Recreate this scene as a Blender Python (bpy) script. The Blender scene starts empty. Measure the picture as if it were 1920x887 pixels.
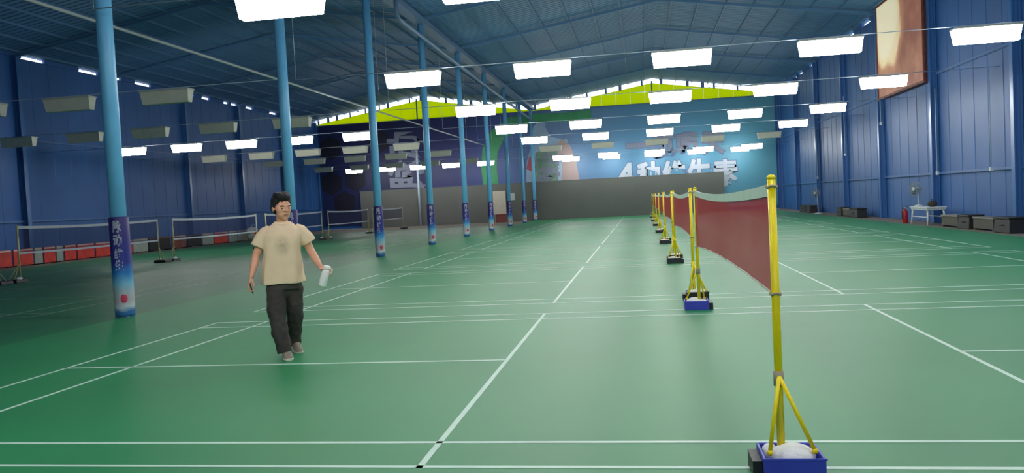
import bpy, bmesh, math, random
from mathutils import Vector, Matrix
random.seed(7)
SC = bpy.context.scene
COL = SC.collection

# ------------------------------------------------------------------ camera
CAM = (-0.67474, -4.36007, 1.49275)
YAW, PITCH, ROLL, FPX = -0.1628605, -0.0428640, -0.0514011, 1497.155
fw = Vector((math.sin(YAW)*math.cos(PITCH), math.cos(YAW)*math.cos(PITCH), math.sin(PITCH)))
r0 = Vector((math.cos(YAW), -math.sin(YAW), 0)); u0 = r0.cross(fw)
rt = math.cos(ROLL)*r0 + math.sin(ROLL)*u0
up = -math.sin(ROLL)*r0 + math.cos(ROLL)*u0
cd = bpy.data.cameras.new('camera'); cam = bpy.data.objects.new('camera', cd); COL.objects.link(cam)
m = Matrix.Identity(4)
for i in range(3):
    m[i][0] = rt[i]; m[i][1] = up[i]; m[i][2] = -fw[i]; m[i][3] = CAM[i]
cam.matrix_world = m
cd.sensor_width = 36; cd.lens = FPX*36/1920; cd.clip_end = 300
SC.camera = cam

# ------------------------------------------------------------------ world, exposure
W = bpy.data.worlds.new('overcast_daylight'); SC.world = W; W.use_nodes = True
bg = W.node_tree.nodes['Background']; bg.inputs[0].default_value = (0.90, 0.96, 1.0, 1); bg.inputs[1].default_value = 3.0
SC.view_settings.view_transform = 'Standard'; SC.view_settings.look = 'None'
SC.view_settings.exposure = 0.0; SC.view_settings.gamma = 1.0; SC.view_settings.use_curve_mapping = False
SC.cycles.use_denoising = True
SC.cycles.max_bounces = 6; SC.cycles.diffuse_bounces = 4; SC.cycles.glossy_bounces = 3; SC.cycles.transparent_max_bounces = 24
SC.cycles.sample_clamp_indirect = 6
LAMP_STRENGTH = 33.0

# ------------------------------------------------------------------ materials
def lin(c):
    return tuple(((v/255)/12.92 if v/255 <= .04045 else ((v/255+.055)/1.055)**2.4) for v in c)
MATS = {}
def mat(name, rgb, rough=.6, metal=0.0, var=.12, scale=6.0, spec=.5, bump=0.0, bscale=60.0):
    """principled material whose colour wanders a little with a noise texture"""
    m = bpy.data.materials.new(name); m.use_nodes = True
    nt = m.node_tree; b = nt.nodes['Principled BSDF']
    c = lin(rgb)
    tc = nt.nodes.new('ShaderNodeTexCoord'); nz = nt.nodes.new('ShaderNodeTexNoise')
    nz.inputs['Scale'].default_value = scale; nz.inputs['Detail'].default_value = 4
    nt.links.new(tc.outputs['Object'], nz.inputs['Vector'])
    rp = nt.nodes.new('ShaderNodeValToRGB')
    rp.color_ramp.elements[0].position = .3; rp.color_ramp.elements[1].position = .7
    rp.color_ramp.elements[0].color = tuple(v*(1-var) for v in c)+(1,)
    rp.color_ramp.elements[1].color = tuple(min(1, v*(1+var)) for v in c)+(1,)
    nt.links.new(nz.outputs['Fac'], rp.inputs['Fac']); nt.links.new(rp.outputs['Color'], b.inputs['Base Color'])
    b.inputs['Roughness'].default_value = rough; b.inputs['Metallic'].default_value = metal
    b.inputs['Specular IOR Level'].default_value = spec
    if bump:
        n2 = nt.nodes.new('ShaderNodeTexNoise'); n2.inputs['Scale'].default_value = bscale
        nt.links.new(tc.outputs['Object'], n2.inputs['Vector'])
        bp = nt.nodes.new('ShaderNodeBump'); bp.inputs['Strength'].default_value = bump; bp.inputs['Distance'].default_value = .01
        nt.links.new(n2.outputs['Fac'], bp.inputs['Height']); nt.links.new(bp.outputs['Normal'], b.inputs['Normal'])
    MATS[name] = m
    return m
def ramp_mat(name, axis, stops, lo, hi, rough=.5, spec=.4):
    """printed colour bands along one object axis; stops = [(pos, rgb)] with pos 0..1 between lo and hi"""
    m = bpy.data.materials.new(name); m.use_nodes = True
    nt = m.node_tree; b = nt.nodes['Principled BSDF']
    tc = nt.nodes.new('ShaderNodeTexCoord'); sx = nt.nodes.new('ShaderNodeSeparateXYZ')
    nz = nt.nodes.new('ShaderNodeTexNoise'); nz.inputs['Scale'].default_value = 9
    nt.links.new(tc.outputs['Object'], nz.inputs['Vector'])
    nt.links.new(tc.outputs['Object'], sx.inputs[0])
    mr = nt.nodes.new('ShaderNodeMapRange'); mr.inputs[1].default_value = lo; mr.inputs[2].default_value = hi
    nt.links.new(sx.outputs[axis], mr.inputs[0])
    ma = nt.nodes.new('ShaderNodeMath'); ma.operation = 'MULTIPLY_ADD'; ma.inputs[1].default_value = .06
    nt.links.new(nz.outputs['Fac'], ma.inputs[0]); nt.links.new(mr.outputs[0], ma.inputs[2])
    rp = nt.nodes.new('ShaderNodeValToRGB'); els = rp.color_ramp.elements
    while len(els) < len(stops): els.new(.5)
    for e, (p, c) in zip(els, stops):
        e.position = p; e.color = lin(c)+(1,)
    nt.links.new(ma.outputs[0], rp.inputs['Fac']); nt.links.new(rp.outputs['Color'], b.inputs['Base Color'])
    b.inputs['Roughness'].default_value = rough; b.inputs['Specular IOR Level'].default_value = spec
    MATS[name] = m; return m
def emit_mat(name, rgb, strength):
    m = bpy.data.materials.new(name); m.use_nodes = True; nt = m.node_tree
    b = nt.nodes['Principled BSDF']; b.inputs['Base Color'].default_value = lin(rgb)+(1,)
    b.inputs['Emission Color'].default_value = lin(rgb)+(1,); b.inputs['Emission Strength'].default_value = strength
    MATS[name] = m; return m
def net_mat(name, rgb, cover, translucent=.35):
    """woven cord net seen as an even veil: part cord, part open holes"""
    m = bpy.data.materials.new(name); m.use_nodes = True; nt = m.node_tree
    b = nt.nodes['Principled BSDF']; b.inputs['Base Color'].default_value = lin(rgb)+(1,); b.inputs['Roughness'].default_value = .8
    tl = nt.nodes.new('ShaderNodeBsdfTranslucent'); tl.inputs['Color'].default_value = lin(rgb)+(1,)
    mx0 = nt.nodes.new('ShaderNodeMixShader'); mx0.inputs[0].default_value = translucent
    nt.links.new(b.outputs[0], mx0.inputs[1]); nt.links.new(tl.outputs[0], mx0.inputs[2])
    tr = nt.nodes.new('ShaderNodeBsdfTransparent'); mx = nt.nodes.new('ShaderNodeMixShader')
    tc = nt.nodes.new('ShaderNodeTexCoord'); nz = nt.nodes.new('ShaderNodeTexNoise'); nz.inputs['Scale'].default_value = 2.5
    mr = nt.nodes.new('ShaderNodeMapRange'); mr.inputs[3].default_value = cover-.06; mr.inputs[4].default_value = cover+.06
    nt.links.new(tc.outputs['Object'], nz.inputs['Vector']); nt.links.new(nz.outputs['Fac'], mr.inputs[0])
    nt.links.new(mr.outputs[0], mx.inputs[0]); nt.links.new(tr.outputs[0], mx.inputs[1]); nt.links.new(mx0.outputs[0], mx.inputs[2])
    nt.links.new(mx.outputs[0], nt.nodes['Material Output'].inputs[0])
    MATS[name] = m; return m
def translucent_mat(name, rgb, fac=.8):
    m = bpy.data.materials.new(name); m.use_nodes = True; nt = m.node_tree
    b = nt.nodes['Principled BSDF']; b.inputs['Base Color'].default_value = lin(rgb)+(1,); b.inputs['Roughness'].default_value = .5
    tl = nt.nodes.new('ShaderNodeBsdfTranslucent'); tl.inputs['Color'].default_value = lin(rgb)+(1,)
    mx = nt.nodes.new('ShaderNodeMixShader'); mx.inputs[0].default_value = fac
    nt.links.new(b.outputs[0], mx.inputs[1]); nt.links.new(tl.outputs[0], mx.inputs[2])
    nt.links.new(mx.outputs[0], nt.nodes['Material Output'].inputs[0])
    MATS[name] = m; return m

mat('concrete', (120, 112, 104), .8, var=.15, scale=1.2)
mat('mat_green', (50, 138, 88), .48, var=.06, scale=.5, spec=.28)
mat('mat_green_old', (48, 124, 82), .48, var=.08, scale=.35, spec=.28)
mat('line_paint', (196, 226, 210), .5, var=.06, scale=3)
mat('line_paint_old', (130, 165, 145), .55, var=.12, scale=2)
mat('wall_blue', (48, 98, 164), .5, var=.08, scale=.8)
mat('column_blue', (58, 106, 168), .3, var=.05, scale=2)
mat('roof_blue', (76, 120, 162), .55, var=.06, scale=.6)
mat('steel_blue', (92, 124, 160), .5, var=.06, scale=2)
mat('pillar_blue', (108, 182, 228), .4, var=.06, scale=2)
mat('pipe_white', (196, 200, 200), .45, var=.05)
mat('conduit_white', (170, 188, 205), .35, var=.05)
mat('lamp_housing', (190, 192, 184), .5, var=.05)
mat('lamp_off', (226, 222, 206), .5, var=.05)
emit_mat('lamp_on', (255, 255, 250), LAMP_STRENGTH)
translucent_mat('gable_green', (176, 186, 20), .85)
mat('yellow_paint', (255, 224, 0), .35, var=.05, scale=8)
mat('yellow_pale', (176, 172, 120), .45, var=.08, scale=8)
net_mat('net_red', (190, 44, 54), .86, .5)
net_mat('net_dark', (48, 48, 88), .50, .2)
mat('tape_white', (198, 222, 206), .7, var=.06)
mat('tape_grey', (190, 196, 206), .7, var=.06)
mat('cord_white', (214, 210, 196), .7, var=.06)
mat('base_blue', (62, 70, 190), .45, var=.06)
mat('base_black', (24, 27, 32), .5, var=.15)
mat('ballast_white', (248, 248, 246), .7, var=.04, scale=14, bump=.4)
mat('tie_grey', (160, 150, 130), .7)
mat('board_red', (206, 58, 48), .6, var=.25, scale=3)
mat('board_brown', (120, 62, 52), .6, var=.3, scale=4)
mat('board_grey', (150, 160, 150), .6, var=.12, scale=3)
mat('board_black', (22, 22, 24), .6, var=.2, scale=3)
mat('rim_pale', (220, 200, 190), .6)
mat('bench_brown', (84, 82, 74), .7, var=.12, scale=5)
mat('bench_top', (130, 126, 120), .6, var=.1)
mat('crate_black', (20, 23, 26), .55, var=.15)
mat('plastic_white', (205, 210, 212), .45, var=.04)
mat('fan_grey', (150, 158, 164), .4, metal=.3, var=.05)
mat('fan_blade', (92, 112, 120), .4, var=.05)
mat('ext_red', (176, 30, 36), .35, var=.06)
mat('rubber_black', (18, 18, 20), .6)
mat('screen_grey', (92, 95, 92), .8, var=.06, scale=.6)
mat('beige_board', (178, 172, 158), .6, var=.05)
mat('box_maroon', (120, 62, 58), .6, var=.08)
mat('print_grey', (112, 118, 138), .6, var=.05)
mat('print_pale', (172, 182, 196), .6, var=.05)
mat('print_shadow', (84, 104, 138), .6, var=.05)
mat('print_hex', (17, 17, 38), .6, var=.12, scale=1)
mat('print_green', (58, 138, 92), .6, var=.15, scale=1)
mat('print_bottle', (138, 162, 186), .6, var=.12, scale=1)
mat('print_cap', (96, 124, 164), .6, var=.1, scale=1)
mat('print_label', (96, 124, 110), .6, var=.3, scale=2)
mat('print_skin', (150, 132, 132), .6, var=.06, scale=1)
mat('print_red', (170, 84, 96), .6, var=.1)
ramp_mat('banner_navy', 0, [(0, (32, 40, 88)), (.45, (30, 33, 72)), (.8, (42, 48, 98)), (1, (62, 80, 138))], -26.4, -11)
ramp_mat('banner_sky', 0, [(0, (66, 88, 146)), (.25, (92, 120, 158)), (.5, (80, 130, 168)), (.8, (84, 144, 174)), (1, (84, 148, 168))], -11, 9.3)
ramp_mat('wrap_print', 2, [(0, (30, 84, 150)), (.09, (60, 120, 180)), (.13, (205, 216, 220)), (.2, (190, 180, 186)), (.27, (176, 190, 196)), (.36, (120, 186, 214)), (.46, (40, 120, 190)), (.56, (44, 52, 140)), (1, (50, 40, 104))], 0, 1.62)
mat('wrap_white', (212, 216, 236), .5)
mat('wrap_red', (206, 60, 96), .5)
mat('skin', (226, 164, 134), .5, var=.05, scale=12)
mat('hair', (20, 20, 21), .7, var=.25, scale=60, bump=.8, bscale=160)
mat('trousers', (60, 55, 51), .85, var=.32, scale=5)
mat('shoe_grey', (136, 126, 112), .7, var=.3, scale=20)
mat('sole_white', (210, 204, 190), .6, var=.08)
mat('lip', (176, 104, 92), .5)
mat('eye_dark', (34, 26, 24), .4)
mat('bottle_white', (238, 240, 236), .4, var=.02)
mat('phone_dark', (44, 30, 30), .35)

# shirt: beige cotton with a faint faded print on the chest
def shirt_material():
    m = bpy.data.materials.new('shirt_beige'); m.use_nodes = True; nt = m.node_tree; b = nt.nodes['Principled BSDF']
    tc = nt.nodes.new('ShaderNodeTexCoord'); mp = nt.nodes.new('ShaderNodeMapping')
    mp.inputs['Location'].default_value = (.12, 0, -8.9); mp.inputs['Scale'].default_value = (11, 0, 7.6)
    nt.links.new(tc.outputs['Object'], mp.inputs[0])
    gr = nt.nodes.new('ShaderNodeTexGradient'); gr.gradient_type = 'SPHERICAL'; nt.links.new(mp.outputs[0], gr.inputs[0])
    nz = nt.nodes.new('ShaderNodeTexNoise'); nz.inputs['Scale'].default_value = 26; nt.links.new(tc.outputs['Object'], nz.inputs[0])
    mu = nt.nodes.new('ShaderNodeMath'); mu.operation = 'MULTIPLY'
    nt.links.new(gr.outputs['Fac'], mu.inputs[0]); nt.links.new(nz.outputs['Fac'], mu.inputs[1])
    mx = nt.nodes.new('ShaderNodeMixRGB'); mx.inputs[1].default_value = lin((234, 206, 172))+(1,); mx.inputs[2].default_value = lin((128, 118, 98))+(1,)
    nt.links.new(mu.outputs[0], mx.inputs[0]); nt.links.new(mx.outputs[0], b.inputs['Base Color']); b.inputs['Roughness'].default_value = .85
    MATS['shirt_beige'] = m
shirt_material()

# right wall picture: orange print, its bright patch painted cream with added glow
def glow_picture_material():
    m = bpy.data.materials.new('painted_glow_print'); m.use_nodes = True; nt = m.node_tree; b = nt.nodes['Principled BSDF']
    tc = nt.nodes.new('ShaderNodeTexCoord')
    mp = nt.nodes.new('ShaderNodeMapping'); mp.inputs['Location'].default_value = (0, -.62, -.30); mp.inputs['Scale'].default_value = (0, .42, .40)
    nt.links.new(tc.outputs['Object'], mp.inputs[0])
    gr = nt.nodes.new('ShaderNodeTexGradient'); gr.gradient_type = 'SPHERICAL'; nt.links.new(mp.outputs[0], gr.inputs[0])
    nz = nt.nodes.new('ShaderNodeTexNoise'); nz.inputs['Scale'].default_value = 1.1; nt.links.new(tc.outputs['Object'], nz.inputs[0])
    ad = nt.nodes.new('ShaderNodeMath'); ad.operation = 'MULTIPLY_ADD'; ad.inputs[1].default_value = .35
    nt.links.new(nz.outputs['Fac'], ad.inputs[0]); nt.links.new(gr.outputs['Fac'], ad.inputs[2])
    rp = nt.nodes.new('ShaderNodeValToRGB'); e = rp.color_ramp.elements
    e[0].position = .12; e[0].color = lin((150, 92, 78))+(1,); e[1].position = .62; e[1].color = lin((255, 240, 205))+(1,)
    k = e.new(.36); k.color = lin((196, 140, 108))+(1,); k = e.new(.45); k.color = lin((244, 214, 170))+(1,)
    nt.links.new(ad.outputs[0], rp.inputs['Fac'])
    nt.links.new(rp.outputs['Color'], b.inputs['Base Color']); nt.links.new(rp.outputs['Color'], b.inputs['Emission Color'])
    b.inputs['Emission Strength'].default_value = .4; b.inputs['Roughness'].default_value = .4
    MATS['painted_glow_print'] = m
glow_picture_material()

# ------------------------------------------------------------------ mesh helpers
class MB:
    def __init__(s): s.v = []; s.f = []; s.sm = []
    def add(s, vs, fs, smooth=False):
        o = len(s.v); s.v += [tuple(v) for v in vs]
        for f in fs: s.f.append([o+i for i in f]); s.sm.append(smooth)
        return s
    def box(s, lo, hi):
        x0, y0, z0 = lo; x1, y1, z1 = hi
        return s.add([(x0,y0,z0),(x1,y0,z0),(x1,y1,z0),(x0,y1,z0),(x0,y0,z1),(x1,y0,z1),(x1,y1,z1),(x0,y1,z1)],
                     [(0,3,2,1),(4,5,6,7),(0,1,5,4),(1,2,6,5),(2,3,7,6),(3,0,4,7)])
    def frustum(s, c, w0, d0, w1, d1, z0, z1):
        x, y = c
        v = [(x-w0/2,y-d0/2,z0),(x+w0/2,y-d0/2,z0),(x+w0/2,y+d0/2,z0),(x-w0/2,y+d0/2,z0),
             (x-w1/2,y-d1/2,z1),(x+w1/2,y-d1/2,z1),(x+w1/2,y+d1/2,z1),(x-w1/2,y+d1/2,z1)]
        return s.add(v, [(0,3,2,1),(4,5,6,7),(0,1,5,4),(1,2,6,5),(2,3,7,6),(3,0,4,7)])
    def bar(s, a, b, w, h):
        """rectangular bar from a to b; w across, h in the upright direction"""
        a = Vector(a); b = Vector(b); d = (b-a).normalized()
        ref = Vector((0,0,1)) if abs(d.z) < .95 else Vector((0,1,0))
        sx = d.cross(ref).normalized()*w/2; sy = sx.cross(d).normalized()*h/2
        v = [a-sx-sy, a+sx-sy, a+sx+sy, a-sx+sy, b-sx-sy, b+sx-sy, b+sx+sy, b-sx+sy]
        return s.add(v, [(0,1,2,3),(4,7,6,5),(0,4,5,1),(1,5,6,2),(2,6,7,3),(3,7,4,0)])
    def tube(s, pts, rad, n=12, cap=True):
        pts = [Vector(p) for p in pts]
        if not isinstance(rad, (list, tuple)): rad = [rad]*len(pts)
        rings = []; prev = None
        for i, p in enumerate(pts):
            d = (pts[min(i+1, len(pts)-1)]-pts[max(i-1, 0)]).normalized()
            if prev is None:
                ref = Vector((0,0,1)) if abs(d.z) < .9 else Vector((1,0,0))
                a = d.cross(ref).normalized()
            else:
                a = (prev - d*prev.dot(d)).normalized()
            prev = a; b = d.cross(a)
            rings.append([p+(a*math.cos(2*math.pi*k/n)+b*math.sin(2*math.pi*k/n))*rad[i] for k in range(n)])
        return s.loft(rings, cap)
    def loft(s, rings, cap=True, smooth=True):
        n = len(rings[0]); vs = [v for r in rings for v in r]; fs = []
        for i in range(len(rings)-1):
            for k in range(n):
                fs.append((i*n+k, i*n+(k+1)%n, (i+1)*n+(k+1)%n, (i+1)*n+k))
        s.add(vs, fs, smooth)
        if cap:
            o = len(s.v)-len(vs)
            s.f.append([o+k for k in range(n-1, -1, -1)]); s.sm.append(False)
            s.f.append([o+(len(rings)-1)*n+k for k in range(n)]); s.sm.append(False)
        return s
    def lathe(s, prof, c=(0,0,0), n=20):
        """prof = [(r, z)] turned about the upright axis through c"""
        return s.loft([[(c[0]+r*math.cos(2*math.pi*k/n), c[1]+r*math.sin(2*math.pi*k/n), c[2]+z) for k in range(n)] for r, z in prof])
    def ell(s, c, r, n=16, rot=None):
        c = Vector(c); rings = []
        for i in range(1, n//2):
            t = math.pi*i/(n//2); q = []
            for k in range(n):
                v = Vector((r[0]*math.sin(t)*math.cos(2*math.pi*k/n), r[1]*math.sin(t)*math.sin(2*math.pi*k/n), -r[2]*math.cos(t)))
                if rot: v = rot @ v
                q.append(c+v)
            rings.append(q)
        return s.loft(rings)
    def capsule(s, pts, rad, n=12):
        """closed tapered limb with rounded ends"""
        pts = [Vector(p) for p in pts]
        if not isinstance(rad, (list, tuple)): rad = [rad]*len(pts)
        d0 = (pts[0]-pts[1]).normalized(); d1 = (pts[-1]-pts[-2]).normalized()
        P = []; R = []
        for f, g in ((.95, .3), (.7, .71)): P.append(pts[0]+d0*rad[0]*f); R.append(rad[0]*g)
        P += pts; R += list(rad)
        for f, g in ((.7, .71), (.95, .3)): P.append(pts[-1]+d1*rad[-1]*f); R.append(rad[-1]*g)
        return s.tube(P, R, n)
    def prism(s, poly, y0, y1):
        """outline in x,z given thickness along y"""
        n = len(poly)
        v = [(x, y0, z) for x, z in poly]+[(x, y1, z) for x, z in poly]
        s.add(v, [tuple(range(n)), tuple(range(2*n-1, n-1, -1))]+[(i, n+i, n+(i+1)%n, (i+1)%n) for i in range(n)])
        return s
    def mesh(s, name):
        me = bpy.data.meshes.new(name); me.from_pydata(s.v, [], s.f); me.update()
        me.polygons.foreach_set('use_smooth', s.sm)
        bm = bmesh.new(); bm.from_mesh(me); bmesh.ops.recalc_face_normals(bm, faces=bm.faces); bm.to_mesh(me); bm.free()
        return me
    def build(s, name, material, parent=None, loc=(0,0,0), rot=(0,0,0)):
        return link(name, s.mesh(name), material, parent, loc, rot)
def link(name, me, material=None, parent=None, loc=(0,0,0), rot=(0,0,0)):
    o = bpy.data.objects.new(name, me); COL.objects.link(o)
    if material and not me.materials: me.materials.append(MATS[material])
    o.parent = parent; o.location = loc; o.rotation_euler = rot
    return o
def tag(o, label=None, cat=None, group=None, kind=None):
    if label: o['label'] = label
    if cat: o['category'] = cat
    if group: o['group'] = group
    if kind: o['kind'] = kind
    return o
def thing(name, label, cat, loc=(0,0,0), rz=0, group=None):
    o = bpy.data.objects.new(name, None); COL.objects.link(o); o.empty_display_size = .1
    o.location = loc; o.rotation_euler = (0,0,rz)
    return tag(o, label, cat, group)
def copy_tree(o, parent=None):
    c = o.copy(); COL.objects.link(c); c.parent = parent
    for ch in list(o.children): copy_tree(ch, c)
    return c
def bevel(o, w, seg=2):
    b = o.modifiers.new('bevel', 'BEVEL'); b.width = w; b.segments = seg; b.limit_method = 'ANGLE'
    return o
def text_mesh(body, w, h, bold=.0, depth=.01):
    """lettering as a flat mesh, w x h, lower-left corner at the origin, facing -y"""
    cu = bpy.data.curves.new('lettering', 'FONT'); cu.body = body; cu.size = 1; cu.offset = bold; cu.extrude = depth/2; cu.resolution_u = 2
    o = bpy.data.objects.new('lettering', cu); me = bpy.data.meshes.new_from_object(o); bpy.data.objects.remove(o)
    xs = [v.co.x for v in me.vertices]; ys = [v.co.y for v in me.vertices]
    if not xs: return me
    x0, x1, y0, y1 = min(xs), max(xs), min(ys), max(ys)
    for v in me.vertices:
        x, y, z = v.co
        v.co = ((x-x0)/(x1-x0)*w, -z, (y-y0)/(y1-y0)*h)
    me.update(); return me
ORD = ['first', 'second', 'third', 'fourth', 'fifth', 'sixth', 'seventh', 'eighth', 'ninth']

# ------------------------------------------------------------------ the hall
XL, XR, XV = -26.6, 9.7, -8.8          # left wall, right wall, valley over the pillar row
PKL, PKR = -17.7, .45                  # ridges
ZE, ZP = 8.78, 10.2                    # roof height at eaves/valley and ridges
YN, YF = -12.0, 57.4                   # behind the camera, far wall
BAY = 6.27
FR = [7.05+BAY*k for k in range(-3, 9)]
WT = 8.46
WS = 8.70                              # top of the side walls

floor = tag(MB().box((XL-.2, YN-.2, -.25), (XR+.2, YF+.2, -.006)).build('floor', 'concrete'), 'bare brown-grey concrete floor showing along the right wall and far left end', kind='structure')
MB().box((XV+.002, YN, -.006), (8.55, YF-.05, 0)).build('court_mat', 'mat_green', floor)
MB().box((-23.4, YN, -.006), (XV, 47.6, 0)).build('court_mat', 'mat_green_old', floor)

def court(cx, y0, material, label, length=13.4):
    t = thing('court_markings', label, 'court lines', (cx, y0, 0))
    def ln(x0, y0_, x1, y1_):
        MB().box((x0, y0_, .0004), (x1, y1_, .0018)).build('line', material, t)
    for y in (0, .46, 5.60, 6.06): ln(-6.7, y, 6.7, y+.04)
    for s in (-1, 1):
        for a in (6.68, 5.92, 2.0): ln(s*a-.02, 0, s*a+.02, 6.1)
        ln(min(s*2.0, s*6.7), 3.03, max(s*2.0, s*6.7), 3.07)
    return t
for k in range(8):
    court(0, 7.1043*k, 'line_paint', 'pale lines of the %s badminton court under the red nets' % ('nearest' if k == 0 else ORD[k]))
for k in range(-1, 5):
    court(-17.4, 14.6+7.25*k, 'line_paint_old', 'worn faint lines of the %s badminton court left of the pillars' % ORD[k+1])

# side walls: backing, ribbed sheets, columns and rails
def ribbed(length, height, pitch=1.04, depth=.012):
    """ribbed sheet in the y-z plane, ribs upright, face towards +x"""
    b = MB(); n = int(round(length/pitch)); prof = []
    for i in range(n):
        y = i*pitch
        prof += [(0, y), (0, y+pitch*.92), (depth, y+pitch*.94), (depth, y+pitch*.985)]
    prof.append((0, length))
    v = [(x, y, 0) for x, y in prof]+[(x, y, height) for x, y in prof]; N = len(prof)
    b.add(v, [(i, i+1, N+i+1, N+i) for i in range(N-1)])
    return b.mesh('wall_sheet')
sheet = ribbed(BAY-.03, WS-.02)
colm = MB().box((0, -.10, 0), (.05, .10, ZE-.1)).box((.05, -.02, 0), (.20, .02, ZE-.1)).box((.20, -.10, 0), (.24, .10, ZE-.1)).mesh('column')
girt = MB().box((0, 0, -.04), (.07, BAY-.22, .04)).mesh('rail')
for nm, X, s in (('wall_left', XL, 1), ('wall_right', XR, -1)):
    w = tag(MB().box((min(X, X-s*.12), YN, 0), (max(X, X-s*.12), YF+.1, WS)).build(nm, 'wall_blue'), kind='structure')
    for i, y in enumerate(FR):
        link('wall_column', colm, 'column_blue', w, (X+s*.02, y, 0), (0, 0, 0 if s > 0 else math.pi))
        if i < len(FR)-1:
            o = link('wall_sheet', sheet, 'wall_blue', w, (X+s*.005, y+.015+(0 if s > 0 else BAY-.03), .01), (0, 0, 0 if s > 0 else math.pi))
            for z in (1.74, 5.2):
                link('rail', girt, 'column_blue', w, (X+s*.027, y+.11+(0 if s > 0 else BAY-.22), z), (0, 0, 0 if s > 0 else math.pi))
tag(MB().box((XL-.2, YN-.15, 0), (XR+.2, YN, ZP+.2)).build('wall_front', 'wall_blue'), kind='structure')
wb = tag(MB().box((XL-.2, YF, 0), (XR+.2, YF+.15, 8.42)).build('wall_back', 'wall_blue'), kind='structure')

def roof_z(x):
    if x < XV: return ZP-(ZP-ZE)*abs(x-PKL)/abs(XL-PKL if x < PKL else XV-PKL)
    return ZP-(ZP-ZE)*abs(x-PKR)/abs(XV-PKR if x < PKR else XR-PKR)
# yellow-green translucent sheets filling the gables, a slot of daylight left above them
for a, b in ((XL, XV), (XV, XR)):
    n = 17; st = (b-a)/n
    for i in range(n):
        x0, x1 = a+i*st+.002, a+(i+1)*st-.002
        z0, z1 = roof_z(x0+.001)-.25, roof_z(x1-.001)-.25
        if min(z0, z1) < 8.5: z0 = max(z0, 8.47); z1 = max(z1, 8.47)
        if max(z0, z1) < 8.52: continue
        pk = PKL if b == XV else PKR
        poly = [(x0, 8.44), (x1, 8.44), (x1, z1)]+([(pk, ZP-.25)] if x0 < pk < x1 else [])+[(x0, z0)]
        MB().prism(poly, YF+.04, YF+.055).build('gable_sheet', 'gable_green', wb)
    MB().box((a, YF-.02, 8.42), (b, YF+.1, 8.47)).build('gable_rail', 'steel_blue', wb)
x = XL+.3  # random blocks added to chop the gable daylight into dashes
while x < XR-.3:
    wd = random.uniform(.10, .26)
    MB().prism([(x, roof_z(x)-.30), (x+wd, roof_z(x+wd)-.30), (x+wd, roof_z(x+wd)+.10), (x, roof_z(x)+.10)], YF-.01, YF+.035).build('slot_break_block', 'steel_blue', wb)
    x += wd+random.uniform(.45, 1.9)
for x in (PKL-.25, PKL+.25, PKR): MB().box((x-.05, YF-.02, 8.44), (x+.05, YF+.03, roof_z(x)-.1)).build('gable_post', 'steel_blue', wb)

# roof: outer skin, ribbed sheets per bay and slope, purlins, rafters
ceil_b = MB()
SL = [(XL-.12, PKL), (PKL, XV), (XV, PKR), (PKR, XR+.12)]
def rz_ext(x, i):
    pk = (PKL, PKL, PKR, PKR)[i]; ev = (XL, XV, XV, XR)[i]
    return ZP-(ZP-ZE)*abs(x-pk)/abs(ev-pk)
for i, (a, b) in enumerate(SL):
    za, zb = rz_ext(a, i)+.10, rz_ext(b, i)+.10
    ceil_b.add([(a,YN-.1,za),(b,YN-.1,zb),(b,YF+.2,zb),(a,YF+.2,za),(a,YN-.1,za+.06),(b,YN-.1,zb+.06),(b,YF+.2,zb+.06),(a,YF+.2,za+.06)],
               [(0,3,2,1),(4,5,6,7),(0,1,5,4),(1,2,6,5),(2,3,7,6),(3,0,4,7)])
ceiling = tag(ceil_b.build('ceiling', 'roof_blue'), kind='structure')
for i, (a, b) in enumerate(SL):
    za, zb = rz_ext(a, i)+.06, rz_ext(b, i)+.06
    nx, nz = -(zb-za), (b-a); L = math.hypot(nx, nz); nx /= L; nz /= L
    prof = []; pitch = BAY/20
    for q in range(20):
        y = q*pitch
        prof += [(0, y), (0, y+pitch*.70), (.03, y+pitch*.78), (.03, y+pitch*.92)]
    prof.append((0, BAY-.01)); N = len(prof)
    me = MB().add([(a+nx*d, y, za+nz*d) for d, y in prof]+[(b+nx*d, y, zb+nz*d) for d, y in prof], [(j, j+1, N+j+1, N+j) for j in range(N-1)]).mesh('roof_sheet')
    for y in FR[:-1]: link('roof_sheet', me, 'roof_blue', ceiling, (0, y, 0))
    n = 8
    for q in range(n):
        t = (q+.5)/n; x = a+(b-a)*t; z = za+(zb-za)*t
        MB().box((x-.03, YN, z-.09), (x+.03, YF+.05, z-.005)).build('purlin', 'roof_blue', ceiling)
    me = MB().bar((a+(.12 if i == 0 else 0), 0, za-.14), (b-(.12 if i == 3 else 0), 0, zb-.14), .12, .10).mesh('rafter')
    for y in FR[:-1]: link('rafter', me, 'roof_blue', ceiling, (0, y, 0))
MB().box((XV-.22, YN, 8.52), (XV+.22, YF, 8.58)).box((XV-.22, YN, 8.58), (XV-.19, YF, 8.72)).box((XV+.19, YN, 8.58), (XV+.22, YF, 8.72)).build('valley_gutter', 'steel_blue', ceiling)
# short made-up blocks, added to break the daylight along the eaves into dashes
for X, s in ((XL, -1), (XR, 1)):
    y = YN
    while y < YF-1:
        Ln = random.uniform(.35, 2.6)
        MB().box((X-.06, y, WS), (X+.06, y+Ln, ZE+.1)).build('eave_break_block', 'wall_blue', ceiling)
        y += Ln+random.uniform(.25, 1.5)

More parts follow.
